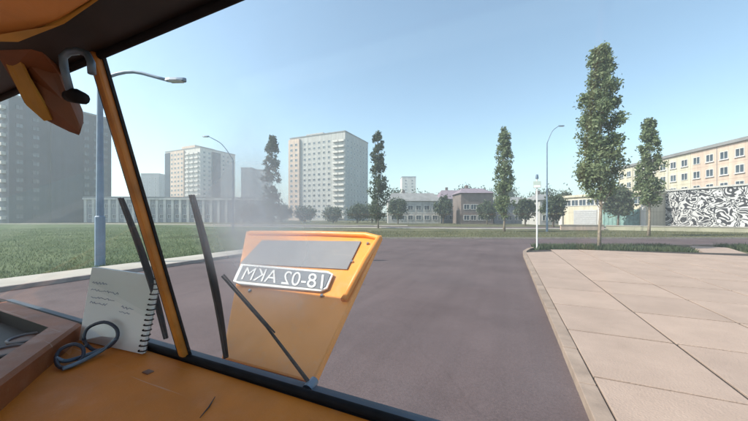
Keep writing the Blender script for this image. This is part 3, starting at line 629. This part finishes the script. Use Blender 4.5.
# body shell, outside the picture for the most part
part('front_panel', B(XL, XR, .509, .535, -1.45, -.399), M['orange'])
part('cowl', B(XL + .01, -.10, .514, .540, -.396, -.372), M['cowl_paint'])
part('floor', B(XL, XR, -1.3, .50, -1.3, -1.22), M['greypanel'])
part('unseen_rear_wall', B(XL, XR, -1.33, -1.303, -1.3, -.95), M['orange'])  # out of view; cut low so light from behind reaches the notebook
part('rear_rail', B(XL, XR, -1.33, -1.303, .33, .42), M['orange'])
for x0, x1 in ((XL - .03, XL - .003), (XR + .003, XR + .03)):
    part('side_panel', B(x0, x1, -1.33, .50, -1.45, -.36 if x0 < -1 else -.95), M['orange'])  # right panel cut low out of view to let light onto the notebook
    part('side_rail_and_sun_block', B(x0, x1, -1.33, .30, .02 if x0 < -1 else .34, .42), M['orange'])  # left rail deepened out of view to keep sun off the binnacle
    part('pillar', B(x0, x1, -1.33, -1.2, -.357 if x0 < -1 else -.947, .017 if x0 < -1 else .337), M['orange'])
part('roof', B(XL - .03, XR + .03, -1.36, .36, .423, .46), M['orange'])
part('unseen_bounce_lining', B(XL, XR, -1.3, .145, .375, .42), M['bounce_lining'])  # kept out of view and made white to bounce light onto the notebook
part('header_rail', B(XL, XR, .148, .325, .337, .42), M['dark'], bevel=.006)
for y in (-.85, .02):
    for x in (XL + .16, XR - .16):
        mb = MB(); R_ = .48; seg = 24
        w0, w1 = x - .13, x + .13
        mb.tube([(w0, y, R_), (w0 + .03, y, R_), (w1 - .03, y, R_), (w1, y, R_)], [R_ * .93, R_, R_, R_ * .93], seg)
        wh = part('wheel', mb, M['rubber']); mb = MB(); mb.tube([(w0 - .012, y, R_), (w1 + .012, y, R_)], .26, 18); part('rim', mb, M['chrome'], wh)
part('chassis', B(XL + .4, XR - .4, -1.25, .45, -1.62, -1.303), M['dark'])
# windscreen: two panes, post, seals
def pane(x0, x1):
    mb = MB(); h0, h1 = -.35, .334; th = .005
    f = [(x0, gy(h0), EYE + h0), (x1, gy(h0), EYE + h0), (x1, gy(h1), EYE + h1), (x0, gy(h1), EYE + h1)]
    mb.hexa([f[0], f[1], Vector(f[1]) + Vector((0, th, 0)), Vector(f[0]) + Vector((0, th, 0)), f[3], f[2], Vector(f[2]) + Vector((0, th, 0)), Vector(f[3]) + Vector((0, th, 0))])
    o = build('windscreen_pane', mb, M['windscreen'], E_); o.location = -cabo; return o
PX = -.772
pane(XL + .005, PX - .004); pane(PX + .004, XR - .005)
def bar(x, dx, d0, d1, h0=-.365, h1=.336):
    mb = MB(); a, b = gy(h0), gy(h1)
    mb.hexa([(x - dx, a + d0, EYE + h0), (x + dx, a + d0, EYE + h0), (x + dx, a + d1, EYE + h0), (x - dx, a + d1, EYE + h0), (x - dx, b + d0, EYE + h1), (x + dx, b + d0, EYE + h1), (x + dx, b + d1, EYE + h1), (x - dx, b + d1, EYE + h1)]); return mb
wp = part('windscreen_post', bar(PX, .0105, -.015, .009), M['post_paint'], bevel=.005)
part('seal', bar(PX - .0155, .0045, -.010, .008), M['rubber'], wp); part('seal', bar(PX + .0123, .0013, -.001, .006), M['rubber'], wp)
mb = MB(); mb.tube([(XL + .01, gy(-.368) - .003, EYE - .368), (XR - .01, gy(-.368) - .003, EYE - .368)], .008, 10); part('windscreen_gasket', mb, M['rubber'], smooth=True)
mb = MB(); mb.tube([(XL + .01, gy(.33) - .003, EYE + .331), (XR - .01, gy(.33) - .003, EYE + .331)], .007, 10); part('windscreen_gasket', mb, M['rubber'], smooth=True)
# dashboard
DH = -.366
mb = MB(); ny = 8
prof = [(.494, -.378), (.47, -.379), (.30, -.384), (.16, -.392), (.11, -.400), (.085, -.415), (.08, -.44), (.08, -.70), (.49, -.70)]
n = len(prof)
for x in (XL + .002, XR - .002): mb.v += [(x, y, EYE + h) for y, h in prof]
for i in range(n): mb.f.append((i, (i + 1) % n, n + (i + 1) % n, n + i))
mb.f += [tuple(range(n)), tuple(n + i for i in reversed(range(n)))]; mb.m = [0] * len(mb.f)
db = part('dashboard', mb, M['dash'])
c1, c2 = on_h(215, 397, -.379), on_h(200, 418, -.381)
mb = MB(); mb.tube([c1 + Vector((0, 0, .001)), (c1 + c2) / 2 + Vector((.003, 0, .001)), c2 + Vector((0, 0, .001))], [.0006, .0015, .0006], 6); part('crease', mb, M['dark'], db)
c = on_h(148, 372, -.380); mb = MB(); mb.box(c.x - .012, c.x + .012, c.y - .008, c.y + .008, EYE - .39, EYE - .378); part('screw_cover', mb, M['brown'], db, bevel=.002)
# instrument binnacle with a recess and a gauge
OUT = [(-.845, .165), (-1.215, .462), (-1.80, .462), (-1.80, .10), (-.93, .10)]
cx = sum(p[0] for p in OUT) / 5; cy = sum(p[1] for p in OUT) / 5
INN = [(-.99, .20), (-1.25, .40), (-1.72, .40), (-1.72, .15), (-1.03, .15)]
mb = MB(); k = 5; h0, h1, h2 = EYE - .392, EYE - .330, EYE - .37
OUTT = [(x + (cx - x) * .035, y + (cy - y) * .035) for x, y in OUT]
rows = [[(x, y, h0) for x, y in OUT], [(x, y, h1 - .008) for x, y in OUT], [(x, y, h1) for x, y in OUTT], [(x, y, h1) for x, y in INN]]
for A, Bq in zip(rows, rows[1:]):
    for i in range(k): j = (i + 1) % k; mb.poly([A[i], Bq[i], Bq[j], A[j]])
bn = part('instrument_binnacle', mb, M['redbrown'])
mb = MB(); A = [(x, y, h1) for x, y in INN]; Bq = [(x, y, h2) for x, y in INN]
for i in range(k): j = (i + 1) % k; mb.poly([A[i], Bq[i], Bq[j], A[j]])
mb.poly(Bq); part('recess', mb, M['dark'], bn)  # near-black colour stands in for the shade of a deeper recess
for gp in ((6, 346), (28, 333)):
    g0 = on_h(gp[0], gp[1], -.345); mb = MB(); Rg = .042
    mb.tube([(g0.x, g0.y, h2 - .002), (g0.x, g0.y, h2 + .010)], [Rg, Rg * .96], 24); ga = part('gauge', mb, M['brown'], bn)
    mb = MB(); mb.tube([(g0.x + math.cos(a * .2618) * .04, g0.y + math.sin(a * .2618) * .04, h2 + .012) for a in range(25)], .004, 6, cap=False); part('gauge_ring', mb, M['greypanel'], ga, smooth=True)
# roof visor, hanging flap and mirror bracket at the upper left
def px_slab(name, pts, m, th, parent=None, bevel=0):
    q = [W(a, b, z) for a, b, z in pts]; nn = (q[1] - q[0]).cross(q[2] - q[0]).normalized()
    if nn.dot(q[0] - Vector((0, 0, EYE))) > 0: nn = -nn
    mb = MB(); mb.slab(q, nn, th); return part(name, mb, m, parent, bevel=bevel)
px_slab('sun_visor', [(-60, -40, .36), (70, -40, .36), (98, -3, .42), (60, 20, .46), (18, 37, .50), (-60, 34, .50)], M['visor'], .014, bevel=.004)
px_slab('visor_trim', [(-40, 35, .50), (16, 38, .50), (62, 20, .46), (100, -6, .42), (103, -3, .42), (64, 24, .46), (18, 42, .50), (-40, 41, .50)], M['ochre'], .006)
fl = px_slab('hanging_flap', [(-12, 42, .58), (36, 44, .58), (58, 74, .66), (80, 122, .70), (81, 134, .70), (70, 133, .70), (44, 120, .69), (24, 104, .67), (8, 72, .64)], M['brown'], .03, bevel=.006)
px_slab('edging', [(0, 50, .60), (14, 48, .60), (28, 78, .635), (46, 108, .67), (52, 120, .685), (44, 121, .685), (26, 105, .665), (10, 74, .635)], M['ochre'], .006, fl)
mb = MB(); mb.tube([W(92, 74, .56), W(91, 62, .56), W(87, 54, .56), W(79, 51, .56), W(69, 52, .56), W(63, 57, .56), W(64, 68, .56), W(72, 98, .57)], .0065, 10); mk = part('mirror_bracket', mb, M['steelblue'], smooth=True)
c = W(76, 96, .57); mb = MB(); mb.tube([c + Vector((-.018, -.006, .0)), c, c + Vector((.016, .006, -.006))], [.010, .014, .011], 10); part('knob', mb, M['rubber'], mk, smooth=True)
# wipers on the outside of the glass
def wiper(b0, b1, arm):
    a, b = on_glass(*b0, .028), on_glass(*b1, .028); mb = MB(); nn = 8
    P = [a.lerp(b, i / nn) + Vector((0, .006 * math.sin(math.pi * i / nn), 0)) for i in range(nn + 1)]
    mb.tube(P, [.004 + .005 * math.sin(math.pi * i / nn) for i in range(nn + 1)], 8); wb = part('wiper', mb, M['rubber'], smooth=True)
    mb = MB(); mb.tube([p - Vector((0, .006, 0)) for p in P], .0035, 6); part('blade', mb, M['dark'], wb)
    if arm:
        p0, p1 = on_glass(*arm[0], .03), on_glass(*arm[1], .04); mb = MB()
        mb.tube([p0, p0.lerp(p1, .5) + Vector((0, .006, .002)), p1], [.0045, .003, .0025], 8); part('arm', mb, M['dark'], wb, smooth=True)
        mb = MB(); mb.tube([p0.lerp(p1, .45) + Vector((.012, .004, .004)), p1 + Vector((.006, 0, .004))], .002, 6); part('hose', mb, M['dark'], wb)
        mb = MB(); mb.tube([p0 + Vector((0, -.012, -.004)), p0 + Vector((0, .014, .004))], [.013, .010], 12); part('pivot', mb, M['steelblue'], wb, smooth=False)
wiper((193, 195), (227, 357), ((311, 385), (222, 276)))
wiper((122, 198), (167, 338), None)
# bonnet lid, tilted up in front of the right pane
NR, NL, FR = on_y(313, 383, .585), on_y(221, 358, .585), on_y(382, 235, 1.12)
nB = (NL - NR).cross(FR - NR).normalized(); nB = nB if nB.z > 0 else -nB
def on_bon(px, py, up=0.0):
    d = W(px, py, 1.0) - Vector((0, 0, EYE)); o = NR + nB * up - Vector((0, 0, EYE)); return Vector((0, 0, EYE)) + d * (o.dot(nB) / d.dot(nB))
FL = on_bon(246, 231)
mb = MB(); mb.slab([NR, FR, FL, NL], nB, .022); bo = part('bonnet', mb, M['orange'], bevel=.006)
def rim(name, pts, rad, m, par): mb = MB(); mb.tube(pts, rad, 10); return part(name, mb, m, par, smooth=True)
rim('raised_edge', [on_bon(344, 300, .006), on_bon(364, 262, .006), on_bon(379, 238, .008), on_bon(366, 235, .008), on_bon(320, 233.5, .008), on_bon(250, 233, .006)], .012, M['orange'], bo)
mb = MB(); mb.slab([on_bon(262, 240, .006), on_bon(240, 263, .006), on_bon(347, 269, .006), on_bon(361, 241, .006)], nB, .005); hp = part('hatch_panel', mb, M['greypanel'], bo, bevel=.002)
mb = MB(); mb.slab([on_bon(241, 263.5, .012), on_bon(236, 274, .012), on_bon(233, 281, .012), on_bon(240, 284, .012), on_bon(320, 291, .012), on_bon(327, 288, .012), on_bon(333, 274, .012), on_bon(328, 271, .012)], nB, .006); npl = part('number_plate', mb, M['platewhite'], bo)
mb = MB(); mb.slab([on_bon(243, 265.5, .0145), on_bon(236, 280.3, .0145), on_bon(320, 288.8, .0145), on_bon(325, 286.5, .0145), on_bon(330.5, 274, .0145), on_bon(327, 272.8, .0145)], nB, .002); part('plate_field', mb, M['plategrey'], npl)
def glyphs(text, tl, tr, bl, m, parent, name, mirror=True, up=.016):
    cu = bpy.data.curves.new('t', 'FONT'); cu.body = text; cu.offset = 0.0; ob = bpy.data.objects.new('t', cu); COL.objects.link(ob)
    dg = bpy.context.evaluated_depsgraph_get(); me = bpy.data.meshes.new_from_object(ob.evaluated_get(dg)); bpy.data.objects.remove(ob)
    xs = [v.co.x for v in me.vertices]; ys = [v.co.y for v in me.vertices]; x0, x1, y0, y1 = min(xs), max(xs), min(ys), max(ys)
    for v in me.vertices:
        a = (v.co.x - x0) / (x1 - x0); b = (v.co.y - y0) / (y1 - y0)
        if mirror: a = 1 - a
        v.co = tl + (tr - tl) * a + (bl - tl) * (1 - b) - cabo
    me.materials.append(m); fixn(me); o = link(name, me, parent); return o
for q in ((352, 262), (368, 244), (322, 296), (250, 291)):
    c = on_bon(*q, .001); mb = MB(); mb.tube([c, c + nB * .006], [.007, .005], 10); part('bolt', mb, M['chrome'], bo)
glyphs('18-02 AKM', on_bon(247, 267, .0165), on_bon(324, 274.5, .0165), on_bon(241, 279, .0165), M['platewhite'], npl, 'lettering')
sa, sb = NL.lerp(FL, .6) + (NR - NL) * .5, Vector((-.62, .54, EYE - .62))
mb = MB(); mb.tube([NL.lerp(NR, .35) + Vector((0, .01, -.02)), Vector((-.45, .53, EYE - .44))], .014, 8); part('hinge', mb, M['dark'], bo)
mb = MB(); mb.tube([NL.lerp(NR, .75) + Vector((0, .01, -.02)), Vector((-.40, .53, EYE - .44))], .014, 8); part('hinge', mb, M['dark'], bo)

# ------------------------------------------------------------------ things on the dashboard
BR, BL = on_h(142, 354, -.376), on_h(79, 340, -.377)
TR, TL = W(151, 273, .84), W(92, 267, .91)
e = empty('notebook', (BR + BL) / 2); tag(e, 'white spiral notebook with handwriting propped against the windscreen', 'notebook'); eo = e.location.copy()
def npart(name, mb, m, parent=None, **k): mb.v = [tuple(Vector(p) - eo) for p in mb.v]; return build(name, mb, m, parent or e, **k)
nN = (TL - BL).cross(BR - BL).normalized(); nN = nN if nN.dot(-BL + Vector((0, 0, EYE))) > 0 else -nN
TRp = BR + (TL - BL) * ((TR - BR).dot(TL - BL) / (TL - BL).length_squared) + (BR - BL) * .04
mb = MB(); mb.slab([BL, BR, TRp, TL], nN, .008); npart('page_block', mb, M['paper'])
mb = MB(); mb.slab([p - nN * .0085 for p in (BL, BR, TRp, TL)], nN, .002); npart('back_cover', mb, M['pale_wall'])
def NP(a, b, up=.0012): return BL.lerp(BR, a).lerp(TL.lerp(TRp, a), b) + nN * up
for i in range(15):
    b = .04 + i * .066; c = NP(.985, b, 0); ax = (BR - BL).normalized(); mb = MB()
    mb.tube([c + (ax * math.cos(t * .5236) * .010 + nN * math.sin(t * .5236) * .010) - nN * .003 for t in range(13)], .0016, 6, cap=False); npart('spiral_ring', mb, M['rubber'], smooth=True)
rw = random.Random(3)
for (b, a0, a1) in ((.80, .06, .30), (.70, .06, .50), (.60, .08, .46), (.53, .08, .36), (.54, .58, .76), (.47, .56, .72)):
    mb = MB(); P = []; k = int((a1 - a0) * 60)
    for i in range(k + 1): P.append(NP(a0 + (a1 - a0) * i / k, b + rw.uniform(-.012, .012) + .008 * math.sin(i * 2.1), .0014))
    mb.tube(P, .0008, 4); npart('handwriting', mb, M['ink'])
# eyeglasses
g0 = on_h(92, 352, -.381); e = empty('eyeglasses', g0); tag(e, 'dark-framed eyeglasses lying on the dashboard before the notebook', 'eyeglasses'); eo = g0.copy()
def loop(pts, rad, name, m, closed=True, parent=None):
    mb = MB(); n = len(pts); out = []
    for i in range(n if closed else n - 1):
        p0, p1, p2, p3 = [Vector(pts[(i + q) % n]) if closed else Vector(pts[max(0, min(n - 1, i + q))]) for q in (-1, 0, 1, 2)]
        for t in (0, .25, .5, .75):
            out.append(.5 * ((2 * p1) + (-p0 + p2) * t + (2 * p0 - 5 * p1 + 4 * p2 - p3) * t * t + (-p0 + 3 * p1 - 3 * p2 + p3) * t ** 3))
    out.append(Vector(pts[0] if closed else pts[-1])); mb.tube(out, rad, 8); return npart(name, mb, m, parent, smooth=True)
z1 = .70
L1 = [(84, 340, .81), (88, 328, .82), (104, 322, .825), (116, 328, .825), (117, 338, .82), (108, 347, .815), (94, 350, .81)]
L2 = [(56, 358, .75), (61, 349, .77), (74, 344, .785), (83, 348, .785), (82, 358, .765), (72, 366, .745), (60, 367, .735)]
r1 = loop([W(*p) for p in L1], .0045, 'rim', M['frame_blue']); r2 = loop([W(*p) for p in L2], .0045, 'rim', M['frame_blue'])
def lens(L_, par):
    q = [W(*p) for p in L_]; c = sum(q, Vector()) / len(q); mb = MB()
    for i in range(len(q)): mb.poly([c, q[i], q[(i + 1) % len(q)]])
    npart('lens', mb, M['lens'], par, fix=False)
m = bpy.data.materials.new('lens_glass'); m.use_nodes = True; nt = m.node_tree; tr = nt.nodes.new('ShaderNodeBsdfTransparent'); tr.inputs[0].default_value = (.75, .8, .85, 1)
gl = nt.nodes.new('ShaderNodeBsdfGlossy'); gl.inputs['Roughness'].default_value = .05; mx = nt.nodes.new('ShaderNodeMixShader'); mx.inputs[0].default_value = .1
nt.links.new(tr.outputs[0], mx.inputs[1]); nt.links.new(gl.outputs[0], mx.inputs[2]); nt.links.new(mx.outputs[0], nt.nodes['Material Output'].inputs[0]); M['lens'] = m
lens(L1, r1); lens(L2, r2)
loop([W(83, 348, .785), W(86, 345, .80), W(85, 340, .81)], .003, 'bridge', M['frame_blue'], False)
loop([W(56, 358, .75), W(66, 361, .755), W(84, 356, .785), W(100, 350, .81)], .005, 'temple', M['steelblue'], False)
loop([W(117, 338, .82), W(104, 349, .81), W(80, 362, .755), W(62, 369, .725)], .005, 'temple', M['steelblue'], False)

# ------------------------------------------------------------------ haze
mb = MB(); mb.box(-R - 5, R + 5, -R - 5, R + 5, -1, 56); hz = build('haze', mb, [])
hz['kind'] = 'stuff'; tag(hz, 'pale summer haze veiling the distant towers', 'haze')
m = bpy.data.materials.new('haze_air'); m.use_nodes = True; nt = m.node_tree; nt.nodes.remove(nt.nodes['Principled BSDF'])
pv = nt.nodes.new('ShaderNodeVolumePrincipled'); pv.inputs['Color'].default_value = (.84, .93, 1, 1); pv.inputs['Density'].default_value = .0013; pv.inputs['Anisotropy'].default_value = .25
nt.links.new(pv.outputs[0], nt.nodes['Material Output'].inputs['Volume']); hz.data.materials.append(m)
